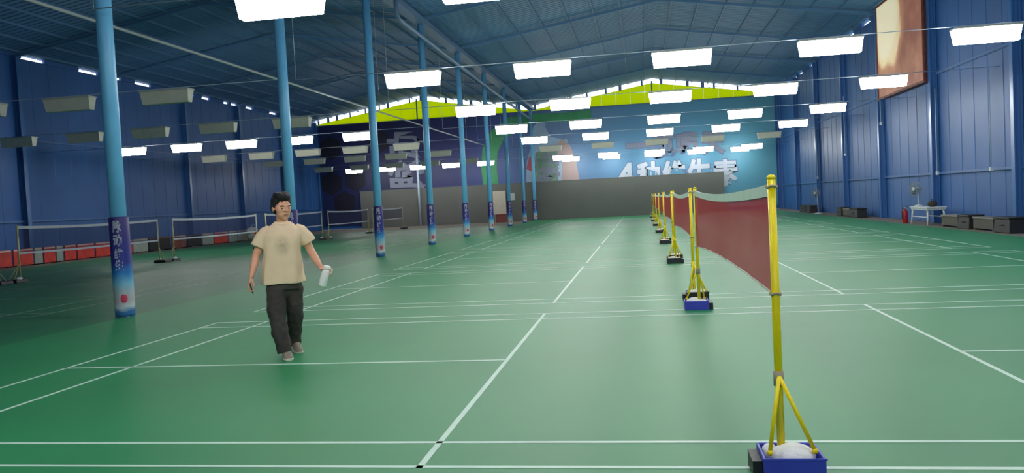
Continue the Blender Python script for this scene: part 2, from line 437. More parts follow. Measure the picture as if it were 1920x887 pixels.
# ------------------------------------------------------------------ pillars with printed wraps
def pillar_proto():
    t = thing('steel_pillar', 'x', 'pillar')
    MB().tube([(0,0,0),(0,0,8.5)], .120, 20).build('shaft', 'pillar_blue', t)
    MB().box((-.11,-.11,0),(.11,.11,.02)).build('base_plate', 'steel_blue', t)
    MB().lathe([(.135,.02),(.147,.05),(.152,.6),(.148,1.2),(.146,1.56),(.136,1.58)], n=24).build('wrap', 'wrap_print', t)
    return t
pp = pillar_proto()
def bent(me, R, off=0.0):
    """bend a flat -y facing lettering mesh round the pillar, centred on the side that faces the camera"""
    xs = [v.co.x for v in me.vertices]; c = (min(xs)+max(xs))/2
    for v in me.vertices:
        a = (v.co.x-c)/R-math.pi/2+off; r = R+abs(v.co.y)
        v.co = (r*math.cos(a), r*math.sin(a), v.co.z)
    return me
lt = bpy.data.meshes.new('lettering')
bm = bmesh.new()
for ch, z0 in (('脉', 1.33), ('动', 1.11), ('维', .92), ('生', .74)):
    me = text_mesh(ch, .13, .20 if z0 > 1 else .17, .04, .003)
    bent(me, .151, .35)
    for v in me.vertices: v.co.z += z0
    bm.from_mesh(me)
bm.to_mesh(lt); bm.free()
link('lettering', lt, 'wrap_white', pp)
spot = MB(); spot.ell((0, 0, 0), (.05, .004, .075), 12); me = spot.mesh('emblem')
for v in me.vertices: v.co.x += .05
bent(me, .150, .6)
for v in me.vertices: v.co.z += .30
link('emblem', me, 'wrap_red', pp)
for k in range(9):
    t = pp if k == 0 else copy_tree(pp)
    t.location = (XV, 7.05+BAY*k if k < 8 else 56.75, 0)
    t['label'] = ('light blue steel pillar with printed wrap, %s' % ('nearest to the camera' if k == 0 else 'behind the walking man' if k == 1 else '%s of the row from the camera' % ORD[k]))
    t['group'] = 'blue pillars between the two halls'
    if k == 6: MB().box((.118,-.08,1.62),(.36,.08,2.05)).build('junction_box', 'plastic_white', t)

# ------------------------------------------------------------------ lamps
def lamp_proto(m):
    t = thing('trough_lamp', 'x', 'lamp')
    MB().frustum((0,0), 1.21, .17, 1.28, .27, -.17, .125).build('diffuser', m, t)
    MB().box((-.65,-.16,.125),(.65,.16,.16)).build('housing', 'lamp_housing', t)
    for s in (-1, 1): MB().box((s*.4-.015,-.02,.16),(s*.4+.015,.02,.20)).build('bracket', 'lamp_housing', t)
    return t
lon, loff = lamp_proto('lamp_on'), lamp_proto('lamp_off'); used = {}
def lamp(x, y, z, on, label, group):
    src = lon if on else loff
    t = src if src.name not in used else copy_tree(src)
    used[src.name] = 1
    t.location = (x, y, z); t['label'] = label; t['group'] = group
def cable(x0, x1, y, z, label):
    h = x0 if x0 > XV else x1
    tag(MB().tube([(x0,y,z),(x1,y,z)], .009, 6).tube([(h,y,z-.005),(h,y,8.53)], .006, 5).build('suspension_cable', 'conduit_white'), label, 'cable', 'cables the lamps hang from')
RX = [-5.77, -2.75, .33, 3.43, 6.5]
rowsR = [(-7.6, 4.48, 1), (-.5, 4.48, 1), (6.6, 4.50, 1), (13.7, 4.46, 1), (20.8, 4.48, 1), (27.9, 4.47, 1), (35.0, 4.51, 1), (42.1, 4.50, 0), (49.2, 4.31, 1), (55.5, 4.50, 1)]
for r, (y, z, on) in enumerate(rowsR):
    where = 'row above the picture' if r == 1 else 'row behind the camera' if r == 0 else 'row nearest the camera' if r == 2 else '%s row from the camera' % ORD[r-2]
    for i, x in enumerate(RX):
        if r == 2: x += .10
        lamp(x, y, z-(.03 if r == 2 and i == 1 else 0), on, '%s trough lamp, right hall, %s, %s from right wall' % ('glowing' if on else 'unlit', where, ORD[4-i] if i < 4 else 'closest'), 'trough lamps over the right hall')
    cable(XV+.16, XR-.03, y, z+.20, 'thin cable carrying the right hall lamps in the %s' % where)
LX = [-22.25, -19.65, -17.15, -14.65, -12.0]
rowsL = [(13.7, 4.5, 0), (20.8, 4.5, 0), (27.1, 4.52, 1), (33.9, 4.5, 0), (40.6, 4.5, 0), (48.2, 4.4, 0), (54.2, 4.5, 1)]
for r, (y, z, on) in enumerate(rowsL):
    for i, x in enumerate(LX):
        lamp(x, y, z, on, '%s trough lamp, left hall, %s row from camera, %s from pillars' % ('glowing' if on else 'unlit', ORD[r], ORD[4-i] if i < 4 else 'closest'), 'trough lamps over the left hall')
    cable(XL+.03, XV-.16, y, z+.20, 'thin cable carrying the left hall lamps in the %s row from the camera' % ORD[r])

# white pipes
tag(MB().tube([(-8.5,21.75,8.5),(-8.5,21.75,8.15),(-8.5,21.8,7.98),(-8.5,22.0,7.88),(-8.5,22.4,7.86),(-8.5,40,7.66),(-8.5,57.2,7.5)], .075, 12).build('drain_pipe', 'steel_blue'),
    'pale drain pipe with an elbow running under the roof valley beside the pillars', 'pipe')
tag(MB().tube([(-12.4,2,5.96),(-12.4,57.3,5.96)], .038, 8).build('conduit_pipe', 'pipe_white'), 'long thin white conduit running high along the left hall', 'pipe')
tag(MB().tube([(-18.0,56.85,0),(-18.0,56.85,6.8)], .09, 10).build('down_pipe', 'conduit_white'), 'pale upright pipe standing in front of the grey screen and navy banner', 'pipe')

# conduits with switch boxes on the right wall
for i, (y, z0) in enumerate(((20.95, 1.74), (25.25, 1.74), (31.6, 4.0), (37.7, 3.0), (44.2, 2.0))):
    t = thing('wall_conduit', 'thin pale wall conduit on the right blue wall, %s from the camera' % ORD[i], 'conduit', (XR-.28, y, 0), 0, 'conduits on the right wall')
    MB().tube([(0,0,z0),(0,0,z0+2.9)], .018, 8).build('tube', 'conduit_white', t)
    MB().box((-.03,-.05,z0-.06),(.04,.05,z0+.06)).build('switch_box', 'plastic_white', t)

# picture panel high on the right wall, its glow added
t = thing('glowing_picture', 'tall orange picture panel high on the right wall, brightness painted cream, glow added', 'sign', (XR-.32, 28.78, 7.3))
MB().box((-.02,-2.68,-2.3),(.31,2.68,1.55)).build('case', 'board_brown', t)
MB().box((-.03,-2.68,-2.23),(-.021,2.68,1.48)).build('picture', 'painted_glow_print', t)
for a, b in (((-.06,-2.78,-2.33),(0,2.78,-2.25)),((-.06,-2.78,1.5),(0,2.78,1.58)),((-.06,-2.78,-2.25),(0,-2.70,1.5)),((-.06,2.70,-2.25),(0,2.78,1.5))):
    MB().box(a, b).build('frame_bar', 'board_brown', t)

# ------------------------------------------------------------------ far wall: banners and grey screen
YB = 57.30
t = thing('navy_banner', 'dark navy printed banner with sideways lettering and hexagons on the far wall', 'banner', (0, YB, 0))
MB().box((-26.2,0,.3),(-11.0,.05,8.40)).build('sheet', 'banner_navy', t)
def hexa(cx, cz, r):
    MB().prism([(cx+r*math.sin(math.pi*k/3), cz+r*math.cos(math.pi*k/3)) for k in range(6)], -.012, -.002).build('hexagon', 'print_hex', t)
for c in ((-25.35,3.75),(-23.35,3.95),(-24.35,2.15),(-25.3,6.6),(-21.2,6.9)): hexa(c[0], c[1], .98)
me = text_mesh('脉动', 4.6, 3.1, .035, .01)
link('lettering', me, 'print_grey', t, (-17.5, -.02, 2.95), (0, -math.pi/2, 0))
# broad green stroke that bends over at the top
pts = [(-12.25,2.7),(-12.35,4.2),(-12.2,5.6),(-11.6,6.7),(-10.4,7.5),(-8.4,7.9),(-6.2,7.8),(-4.2,7.95)]
ol = []; ir = []
for i, p in enumerate(pts):
    a = Vector(pts[max(i-1,0)]); b = Vector(pts[min(i+1,len(pts)-1)]); d = (b-a).normalized(); n = Vector((-d.y, d.x)); w = .62 if i < 5 else .34
    ol.append((p[0]+n.x*w, p[1]+n.y*w)); ir.append((p[0]-n.x*w, p[1]-n.y*w))
MB().prism(ol+ir[::-1], -.030, -.022).build('green_stroke', 'print_green', t)

t = thing('sky_banner', 'light blue printed drink banner with big pale characters on the far wall', 'banner', (0, YB, 0))
MB().box((-10.98,0,.3),(9.3,.05,8.40)).build('sheet', 'banner_sky', t)
# tilted bottle with cap and label, and the hand that holds it
def quadstrip(name, m, outl, d): MB().prism(outl, -d-.006, -d).build(name, m, t)
quadstrip('bottle', 'print_bottle', [(-9.5,2.3),(-9.35,4.6),(-8.9,5.9),(-8.7,7.2),(-8.2,7.9),(-7.2,8.1),(-6.6,7.6),(-6.5,6.9),(-6.1,6.0),(-6.4,4.2),(-6.6,2.3)], .004)
quadstrip('bottle_cap', 'print_cap', [(-7.6,8.3),(-6.0,8.3),(-5.6,7.7),(-5.7,6.4),(-6.4,6.1),(-7.4,6.4),(-7.8,7.2)], .012)
quadstrip('bottle_label', 'print_label', [(-9.0,2.4),(-8.6,5.2),(-7.6,5.7),(-6.9,5.2),(-7.0,2.4)], .012)
link('label_lettering', text_mesh('脉动', 2.9, 1.7, .03, .006), 'print_grey', t, (-7.0, -.022, 2.55), (0, -math.pi*.42, 0))
quadstrip('arm', 'print_skin', [(-6.75,2.4),(-6.6,4.3),(-7.05,5.7),(-6.5,6.15),(-5.9,5.6),(-5.5,4.4),(-5.25,2.4)], .020)
quadstrip('red_mark', 'print_red', [(-9.4,4.0),(-9.1,5.0),(-8.8,4.9),(-9.0,3.8)], .012)
for body, x0, w, z0, h in (('一', -1.65, 1.75, 5.15, .34), ('瓶', .25, 1.7, 4.3, 1.75), ('喝', 2.15, 1.65, 4.3, 1.75), ('天', 3.95, 1.65, 4.3, 1.7),
                           ('4', -2.45, 1.3, 1.95, 2.1), ('种', -.95, 1.75, 1.95, 2.1), ('维', .95, 1.75, 1.95, 2.1), ('生', 2.8, 1.75, 1.95, 2.1), ('素', 4.65, 1.85, 1.85, 2.05)):
    link('character_shadow', text_mesh(body, w+.16, h+.16, .07, .006), 'print_shadow', t, (x0-.08, -.010, z0-.10))
    link('character', text_mesh(body, w, h, .045, .006), 'print_pale' if z0 < 4 else 'print_grey', t, (x0, -.022, z0))

t = thing('grey_screen', 'long dark grey screen along the foot of the far wall', 'screen', (0, 57.03, 0))
MB().box((-22.9,-.04,0.0),(5.45,.04,2.9)).build('fabric', 'screen_grey', t)
MB().box((-22.95,-.06,2.9),(5.5,.06,2.97)).build('top_rail', 'screen_grey', t)
for i in range(13): MB().box((-22.9+i*2.36-.03,.04,0),(-22.9+i*2.36+.03,.12,2.9)).build('post', 'screen_grey', t)
t = thing('notice_board', 'pale beige board standing upright against the grey screen', 'board', (-11.55, 56.70, 0))
MB().box((-.5,-.03,.62),(.5,.03,2.4)).build('panel', 'beige_board', t)
for s in (-1, 1): MB().bar((s*.42,.0,0),(s*.42,.0,2.3), .05, .05).build('leg', 'beige_board', t, (0,.06,0))
t = thing('maroon_box', 'dull red box on the floor under the pale beige board', 'box', (-11.2, 56.2, 0))
bevel(MB().box((-.55,-.3,0),(.55,.3,.56)).build('body', 'box_maroon', t), .02)
bevel(MB().box((-.57,-.32,.56),(.57,.32,.62)).build('lid', 'box_maroon', t), .01)

# ------------------------------------------------------------------ net posts and nets
def post_proto(kind):
    t = thing('net_post', 'x', 'net post')
    py = 'yellow_paint' if kind != 'left' else 'yellow_pale'
    R = .021
    MB().tube([(0,0,.10),(0,0,1.55)], R, 16).build('pole', py, t)
    MB().lathe([(R+.001,1.545),(R+.002,1.555),(R*.7,1.565),(.004,1.568)], n=16).build('cap', py, t)
    MB().tube([(0,0,.45),(0,0,.53)], R+.006, 16).build('collar', 'tie_grey' if kind == 'near' else py, t)
    if kind == 'left': feet = ((.08,-.30,.10), (-.08,-.30,.10))
    else: feet = ((.155,-.085,.125), (-.075,-.115,.125))
    for f in feet:
        b = MB().tube([(0,-.018,.505), f], .011, 10).build('brace', py, t)
        MB().ell(f, (.017,.017,.017), 10).build('brace_foot', py, b)
    if kind == 'left':
        bevel(MB().frustum((0,-.19), .46, .44, .42, .40, 0, .10).build('base', 'base_black', t), .015)
        MB().ell((.16,-.22,.12), (.07,.09,.04), 12).build('ballast', 'ballast_white', t)
    else:
        x0, x1, y0, y1 = -.115, .19, -.18, .10
        h = .115
        bx = MB()
        bx.box((x0,y0,0),(x1,y0+.012,h)).box((x0,y1-.012,0),(x1,y1,h)).box((x0,y0+.012,0),(x0+.012,y1-.012,h)).box((x1-.012,y0+.012,0),(x1,y1-.012,h)).box((x0+.012,y0+.012,.01),(x1-.012,y1-.012,.03))
        bx.box((x0-.006,y0-.006,h-.012),(x1+.006,y0+.004,h+.003))
        bevel(bx.build('base', 'base_blue' if kind == 'near' else 'base_black', t), .004)
        MB().box((x0-.05,y0+.05,0),(x0-.002,y1-.02,.085)).build('side_block', 'base_black', t)
        MB().ell((.055,-.035,.085), (.115,.095,.065), 16).build('ballast', 'ballast_white', t)
        MB().ell((-.055,.035,.08), (.045,.05,.05), 12).build('ballast', 'ballast_white', t)
    return t
protos = {k: post_proto(k) for k in ('near', 'far', 'left')}
seen = set()
def post(kind, x, y, flip, label, group):
    t = protos[kind] if kind not in seen else copy_tree(protos[kind]); seen.add(kind)
    t.location = (x, y, 0); t.rotation_euler = (0, 0, math.pi if flip else 0); t['label'] = label; t['group'] = group
    return t

def net(cx, y0, Ln, zt, zb0, zb1, netm, tapem, label, group, sag=.05, bsag=.05, ties=True, tape_h=.06):
    """net along y from y0; zt top at the posts, zb0/zb1 bottom at the near/far post"""
    t = thing('badminton_net', label, 'net', (cx, y0, 0), 0, group)
    n = 28; top = []; bot = []
    for i in range(n+1):
        u = i/n; y = .03+u*(Ln-.06)
        top.append((y, zt-sag*4*u*(1-u)))
        bot.append((y, zb0+(zb1-zb0)*u+bsag*4*u*(1-u)*(1 if i % 4 else .9)))
    vs = []
    for i in range(n+1):
        for j in range(7):
            f = j/6
            vs.append((.010*math.sin(i*.5+j*.9)*math.sin(math.pi*f), top[i][0], top[i][1]*(1-f)+bot[i][1]*f))
    me = MB().add(vs, [(i*7+j, i*7+j+1, i*7+j+8, i*7+j+7) for i in range(n) for j in range(6)], True).mesh('cord_mesh')
    link('cord_mesh', me, netm, t)
    tp = MB()
    for i in range(n):
        (ya, za), (yb, zb) = top[i], top[i+1]
        tp.add([(-.008,ya,za-tape_h),(-.008,yb,zb-tape_h),(-.008,yb,zb+.005),(-.008,ya,za+.005),(.008,ya,za-tape_h),(.008,yb,zb-tape_h),(.008,yb,zb+.005),(.008,ya,za+.005)],
               [(0,1,2,3),(7,6,5,4),(3,2,6,7),(0,4,5,1)])
    tp.build('top_tape', tapem, t)
    if netm == 'net_red':
        MB().tube([(0,)+q for q in bot], .006, 6).build('bottom_cord', 'cord_white', t)
    else:
        tp = MB()
        for i in range(n):
            (ya, za), (yb, zb) = bot[i], bot[i+1]
            tp.add([(-.006,ya,za-.02),(-.006,yb,zb-.02),(-.006,yb,zb+.035),(-.006,ya,za+.035),(.006,ya,za-.02),(.006,yb,zb-.02),(.006,yb,zb+.035),(.006,ya,za+.035)], [(0,1,2,3),(7,6,5,4),(3,2,6,7),(0,4,5,1)])
        tp.build('bottom_tape', tapem, t)
    for e in (0, -1):
        MB().bar((0,top[e][0],bot[e][1]),(0,top[e][0],top[e][1]-tape_h), .012, .035).build('side_tape', 'tie_grey' if netm == 'net_red' else tapem, t)
    if ties:
        for e, s in ((0, -1), (-1, 1)):
            for z in (top[e][1]-.01, bot[e][1]+.01):
                MB().tube([(.027*math.cos(a), top[e][0]+s*.03+.027*math.sin(a), z+.006*math.sin(3*a)) for a in [2*math.pi*q/10 for q in range(11)]], .007, 6).build('tie', 'tie_grey' if e == 0 else 'cord_white', t)
        for i in range(2, n, 3):
            MB().ell((0, bot[i][0], bot[i][1]), (.010,.012,.010), 8).build('knot', 'cord_white', t)
    return t
for k in range(7):
    y = 7.1043*k; nm = 'nearest' if k == 0 else ORD[k]
    post('near' if k == 0 else 'far', 0, y, False, 'yellow net post on %s base, near end of the %s red net' % ('blue' if k == 0 else 'black', nm), 'yellow posts of the red nets')
    post('far' if k else 'near', 0, y+6.1, True, 'yellow net post on %s base, far end of the %s red net' % ('blue' if k == 0 else 'black', nm), 'yellow posts of the red nets')
    net(0, y, 6.1, 1.515, .93 if k == 0 else .86, .80, 'net_red', 'tape_white', 'red badminton net with pale top tape, %s in the row' % ('nearest the camera' if k == 0 else ORD[k]), 'red nets in a row', ties=k < 3)
for k in range(-1, 5):
    y = 14.95+7.3*k; nm = ('at the left picture edge' if k < 0 else '%s in view' % ORD[k])
    post('left', -17.5, y, False, 'pale yellow post, near end of the left-hall dark net %s' % nm, 'pale posts of the dark nets')
    post('left', -17.5, y+6.4, True, 'pale yellow post, far end of the left-hall dark net %s' % nm, 'pale posts of the dark nets')
    net(-17.5, y, 6.4, 1.53, .78, .78, 'net_dark', 'tape_grey', 'dark net with pale tapes in the left hall, %s' % nm, 'dark nets in the left hall', sag=.05, bsag=-.02, ties=False, tape_h=.07)

# ------------------------------------------------------------------ boards along the left wall
def board(y0, y1, m, label, h=.66, x=-24.4):
    t = thing('advertising_board', label, 'board', (x, (y0+y1)/2, 0), 0, 'low boards along the left wall')
    w = (y1-y0)/2-.03
    bevel(MB().box((-.03,-w,.03),(.03,w,h)).build('panel', m, t), .015)
    MB().box((.03,-w+.02,h-.07),(.042,w-.02,h-.015)).build('top_strip', 'rim_pale' if m != 'board_black' else 'board_brown', t)
    for s in (-1, 1):
        MB().box((-.18,s*w*.8-.02,0),(.16,s*w*.8+.02,.03)).build('foot', 'board_black', t)
B = [(21.3,22.5,'board_red','red low board at the left picture edge'),(22.55,23.6,'board_red','red low board behind the left end of the first dark net'),
     (23.62,24.1,'board_grey','narrow grey board between the two leftmost red boards'),(24.12,24.8,'board_red','red low board between the two narrow grey boards'),
     (24.82,25.25,'board_grey','second narrow grey board from the left'),(25.3,26.0,'board_red','short red board right of the narrow grey boards'),
     (26.05,27.15,'board_red','red board left of the brightest red board beside the nearest pillar'),(27.2,28.5,'board_red','bright red board just left of the nearest blue pillar'),
     (28.55,29.8,'board_red','red board hidden behind the nearest blue pillar'),(29.85,31.0,'board_grey','grey board just right of the nearest blue pillar'),
     (31.05,32.9,'board_black','black low board behind the gap between first and second dark nets'),(33.0,34.3,'board_brown','brownish red board behind the left part of the second dark net'),
     (34.4,35.8,'board_black','black low board behind the middle of the second dark net'),(35.9,37.0,'board_grey','grey board left of the red one behind the second dark net'),
     (37.1,38.6,'board_red','red board between two grey ones behind the second dark net'),(38.7,39.7,'board_grey','grey board left of the white bag'),
     (39.8,41.5,'board_grey','grey board below the white bag beside the walking man')]
for b in B: board(b[0], b[1], b[2], b[3])
# bag resting against the boards
t = thing('sports_bag', 'white and red sports bag lying on the grey board end behind the second dark net', 'bag', (-23.9, 40.6, 0))
b = MB(); b.ell((0,0,.62), (.22,.62,.20), 16); b.build('body', 'ballast_white', t)
b = MB(); b.ell((.10,.28,.36), (.17,.36,.20), 14); b.build('side_pocket', 'board_red', t)
b = MB(); b.ell((0,-.05,.24), (.2,.5,.25), 14); b.build('bottom', 'board_grey', t)
MB().tube([(.1,-.3,.78),(.12,-.15,.93),(.12,.15,.93),(.1,.3,.78)], .018, 8).build('strap', 'ballast_white', t)

# ------------------------------------------------------------------ things along the right wall
def bench(y0, y1, label):
    t = thing('bench', label, 'bench', (9.05, (y0+y1)/2, 0), 0, 'low benches along the right wall'); w = (y1-y0)/2
    bevel(MB().box((-.2,-w,.33),(.2,w,.38)).build('seat', 'bench_top', t), .01)
    MB().box((-.18,-w+.03,.05),(-.16,w-.03,.33)).build('front_panel', 'bench_brown', t)
    for s in (-1, 1): MB().box((-.17,s*(w-.08)-.04,0),(.17,s*(w-.08)+.04,.33)).build('leg', 'bench_brown', t)
def crate(y0, y1, label, h=.42):
    t = thing('storage_crate', label, 'crate', (9.02, (y0+y1)/2, 0), 0, 'black crates along the right wall'); w = (y1-y0)
    bevel(MB().frustum((0,0), .44, w*.92, .38, w*.86, 0, h-.05).build('body', 'crate_black', t), .015)
    bevel(MB().box((-.22,-w*.46,h-.05),(.22,w*.46,h)).build('lid', 'crate_black', t), .01)
    MB().tube([(-.21,-.12,h*.5),(-.25,-.1,h*.5),(-.25,.1,h*.5),(-.21,.12,h*.5)], .012, 8).build('handle', 'rubber_black', t)
bench(22.0, 23.4, 'low brown bench beside the white table with the fan'); bench(19.5, 20.9, 'low brown bench between the two nearest black crates')
crate(20.98, 21.92, 'black crate between the two brown benches on the right'); crate(18.35, 19.4, 'black crate at the right picture edge')
crate(33.3, 34.9, 'black crate in the distance, closest to the white table'); bench(34.95, 36.2, 'grey-brown bench in the distance between two black crates')
crate(36.3, 37.4, 'black crate just right of the distant fan'); crate(43.6, 44.9, 'dark crate just left of the distant fan'); crate(45.0, 46.6, 'dark crate farthest along the right wall')
# white table
t = thing('plastic_table', 'white plastic table with splayed legs by the right wall', 'table', (8.95, 24.85, 0))
bevel(MB().box((-.32,-.85,.58),(.32,.85,.62)).build('table_top', 'plastic_white', t), .012)
MB().box((-.29,-.80,.52),(.29,.80,.58)).build('apron', 'plastic_white', t)
for sx in (-1, 1):
    for sy in (-1, 1):
        MB().tube([(sx*.24,sy*.72,.54),(sx*.29,sy*.82,0)], [.035,.022], 8).build('leg', 'plastic_white', t)
for sx in (-1, 1): MB().bar((sx*.265,-.77,.28),(sx*.265,.77,.28), .02, .03).build('stretcher', 'plastic_white', t)
t = thing('cloth_bag', 'dark blue cloth bag on the right end of the white table', 'bag', (8.9, 24.25, .62))
MB().ell((0,0,.10),(.15,.19,.11),14).build('body', 'trousers', t)
MB().tube([(0,-.1,.18),(0,-.06,.26),(0,.06,.26),(0,.1,.18)], .012, 8).build('strap', 'trousers', t)
def fan(loc, hz, label, rz, base_r=.16):
    t = thing('electric_fan', label, 'fan', loc, rz)
    MB().lathe([(base_r,0),(base_r,.02),(base_r*.5,.05),(.03,.07)], n=20).build('base', 'plastic_white', t)
    MB().tube([(0,0,.05),(0,0,hz)], .02, 10).build('stem', 'plastic_white', t)
    MB().tube([(0,.10,hz),(0,-.06,hz)], [.05,.07], 14).build('motor', 'plastic_white', t)
    g = MB()
    for yy, r in ((-.07,.235),(-.13,.24),(-.19,.235),(-.20,.15),(-.205,.08)):
        g.tube([(r*math.cos(a), yy, hz+r*math.sin(a)) for a in [2*math.pi*q/24 for q in range(25)]], .006, 5, False)
    for q in range(24):
        a = 2*math.pi*q/24
        g.tube([(.06*math.cos(a),-.20,hz+.06*math.sin(a)),(.235*math.cos(a),-.19,hz+.235*math.sin(a)),(.24*math.cos(a),-.13,hz+.24*math.sin(a)),(.235*math.cos(a),-.07,hz+.235*math.sin(a)),(.06*math.cos(a),-.055,hz+.06*math.sin(a))], .0035, 4, False)
    g.build('guard', 'fan_grey', t)
    MB().tube([(0,-.215,hz),(0,-.19,hz)], .06, 16).build('badge', 'plastic_white', t)
    for q in range(3):
        a = 2*math.pi*q/3; b = MB()
        c, s = math.cos(a), math.sin(a); P = []
        for r, w, tw in ((.03,.04,.02),(.12,.12,.035),(.20,.13,.03),(.215,.08,.02)):
            P.append([(r*c-s*w/2*e, -.12+tw*e, hz+r*s+c*w/2*e) for e in (-1, 1)])
        for i in range(3):
            b.add([P[i][0],P[i][1],P[i+1][1],P[i+1][0]]+[(v[0],v[1]+.004,v[2]) for v in (P[i][0],P[i][1],P[i+1][1],P[i+1][0])], [(0,1,2,3),(7,6,5,4),(0,4,5,1),(2,6,7,3),(1,5,6,2),(3,7,4,0)], True)
        b.build('blade', 'fan_blade', t)
    return t
fan((8.85, 25.45, .62), .62, 'grey fan with round cage standing on the white table', -1.1)
fan((8.85, 41.6, 0), 1.15, 'pale pedestal fan in the distance between dark crates by the right wall', -1.0, .24)
t = thing('fire_extinguisher', 'red fire extinguisher on the floor left of the white table', 'extinguisher', (8.75, 26.6, 0))
MB().lathe([(.085,0),(.092,.02),(.092,.40),(.075,.46),(.035,.50),(.03,.52)], n=20).build('cylinder', 'ext_red', t)
MB().lathe([(.03,.52),(.035,.53),(.035,.57),(.02,.58)], n=14).build('valve', 'fan_grey', t)
MB().bar((-.02,0,.60),(.12,-.02,.63), .03, .012).bar((-.02,0,.57),(.10,-.02,.575), .03, .01).build('handle', 'rubber_black', t)
MB().tube([(-.03,-.02,.55),(-.10,-.04,.52),(-.12,-.05,.40),(-.11,-.05,.15)], .014, 8).build('hose', 'rubber_black', t)

# ------------------------------------------------------------------ the man
PX, PY, PR = -4.40, 3.52, math.radians(25)
man = thing('person', 'man in loose beige T-shirt and dark trousers walking across the green court', 'person', (PX, PY, 0), PR)
def remesh(mb, name, voxel, material, parent, smooth=6, noise=None):
    me = mb.mesh(name); o = bpy.data.objects.new(name, me); COL.objects.link(o)
    r = o.modifiers.new('r', 'REMESH'); r.mode = 'VOXEL'; r.voxel_size = voxel
    s = o.modifiers.new('s', 'SMOOTH'); s.iterations = smooth; s.factor = .5
    if noise:
        for i, (sz, st) in enumerate(noise):
            tx = bpy.data.textures.new(name+str(i), 'CLOUDS'); tx.noise_scale = sz; tx.noise_depth = 1
            d = o.modifiers.new('d', 'DISPLACE'); d.texture = tx; d.strength = st; d.texture_coords = 'LOCAL'; d.mid_level = .5
    dg = bpy.context.evaluated_depsgraph_get(); dg.update()
    new = bpy.data.meshes.new_from_object(o.evaluated_get(dg)); bpy.data.objects.remove(o); bpy.data.meshes.remove(me)
    new.name = name; new.polygons.foreach_set('use_smooth', [True]*len(new.polygons))
    return link(name, new, material, parent)
# skeleton points (x to the viewer's right, y away from the viewer, z up)
HC = Vector((.005, -.02, 1.555)); HR = Matrix.Rotation(math.radians(24), 3, 'Z') @ Matrix.Rotation(math.radians(8), 3, 'X') @ Matrix.Diagonal((1.17, 1.12, 1.06))
def H(x, y, z): return HC + HR @ Vector((x, y, z))
body = MB()
body.ell(H(0,.012,.035), (.075,.095,.092), 20, HR); body.ell(H(0,-.028,-.045), (.060,.062,.068), 18, HR); body.ell(H(0,-.062,-.092), (.026,.022,.020), 12, HR)
body.ell(H(0,-.035,-.005), (.070,.058,.060), 16, HR)
body.capsule([H(0,-.086,.028), H(0,-.104,-.014)], [.009,.014]); body.ell(H(.012,-.094,-.017), (.009,.010,.008), 8, HR); body.ell(H(-.012,-.094,-.017), (.009,.010,.008), 8, HR)
body.capsule([H(-.038,-.074,.032), H(.038,-.074,.032)], .010)
body.ell(H(0,-.082,-.052), (.024,.014,.011), 12, HR)
for s in (-1, 1): body.ell(H(s*.078,.012,-.004), (.011,.022,.033), 12, HR)
body.capsule([(-.005,.03,1.34), (0,.015,1.42), H(0,.015,-.03)], [.066,.058,.056])
body.ell((-.01,.02,1.22), (.155,.09,.16)); body.ell((-.015,.02,1.02), (.14,.085,.18)); body.ell((-.015,.02,.90), (.135,.09,.10))
# arms
body.capsule([(-.160,.02,1.310), (-.228,.027,1.21), (-.285,.03,1.075), (-.312,-.02,.97), (-.340,-.075,.865)], [.046,.047,.041,.040,.026])
body.capsule([(.158,.02,1.315), (.220,.03,1.22), (.272,.035,1.09), (.315,-.05,1.00), (.352,-.125,.925)], [.046,.047,.041,.040,.026])
# legs inside the trousers
body.capsule([(-.09,.01,.86), (-.110,-.08,.50), (-.055,-.16,.10)], [.070,.050,.038]); body.capsule([(.06,.03,.86), (.070,.05,.50), (.050,.24,.13)], [.070,.050,.038])
# his right hand (viewer's left): loose fist round a phone
ky = (-.135,-.113,-.091,-.070)
for i, y in enumerate(ky):
    sh = (.0, .004, .001, -.006)[i]
    body.capsule([(-.344,-.09+(y+.10)*.45,.862), (-.366,y,.782)], [.013,.0115], 10)
    body.capsule([(-.366,y,.782), (-.372,y-.004,.742-sh), (-.348,y-.006,.718-sh), (-.326,y-.004,.728-sh)], [.0105,.0095,.0088,.008], 10)
body.capsule([(-.342,-.10,.845), (-.326,-.140,.808), (-.318,-.152,.780), (-.322,-.150,.758)], [.014,.012,.0105,.009], 10)
# his left hand (viewer's right): behind the bottle, fingers closing round its far side
BT, BB = Vector((.425,-.180,.930)), Vector((.358,-.165,.715)); ax = (BT-BB).normalized()
sx = Vector((0,1,0)).cross(ax).normalized(); sx = sx if sx.x > 0 else -sx; fy = sx.cross(ax); fy = fy if fy.y > 0 else -fy
def G(t, a, r): return BB + ax*t + (sx*math.cos(a)+fy*math.sin(a))*r     # a=0 viewer's right, pi/2 behind
for i, tt in enumerate((.200,.177,.155,.135)):
    body.capsule([(.352,-.120,.922-.004*i), G(tt+.008, 1.9, .062), G(tt, 1.15, .062)], [.014,.013,.012], 10)
    body.capsule([G(tt, 1.15, .060), G(tt-.003, .45, .057), G(tt-.006, -.15, .053), G(tt-.006, -.6, .050)], [.0105,.010,.009,.008], 10)
body.capsule([(.352,-.128,.915), G(.175, 2.9, .060), G(.185, 3.5, .055), G(.190, 4.0, .051)], [.014,.012,.0105,.009], 10)
remesh(body, 'body', .0055, 'skin', man, 5)
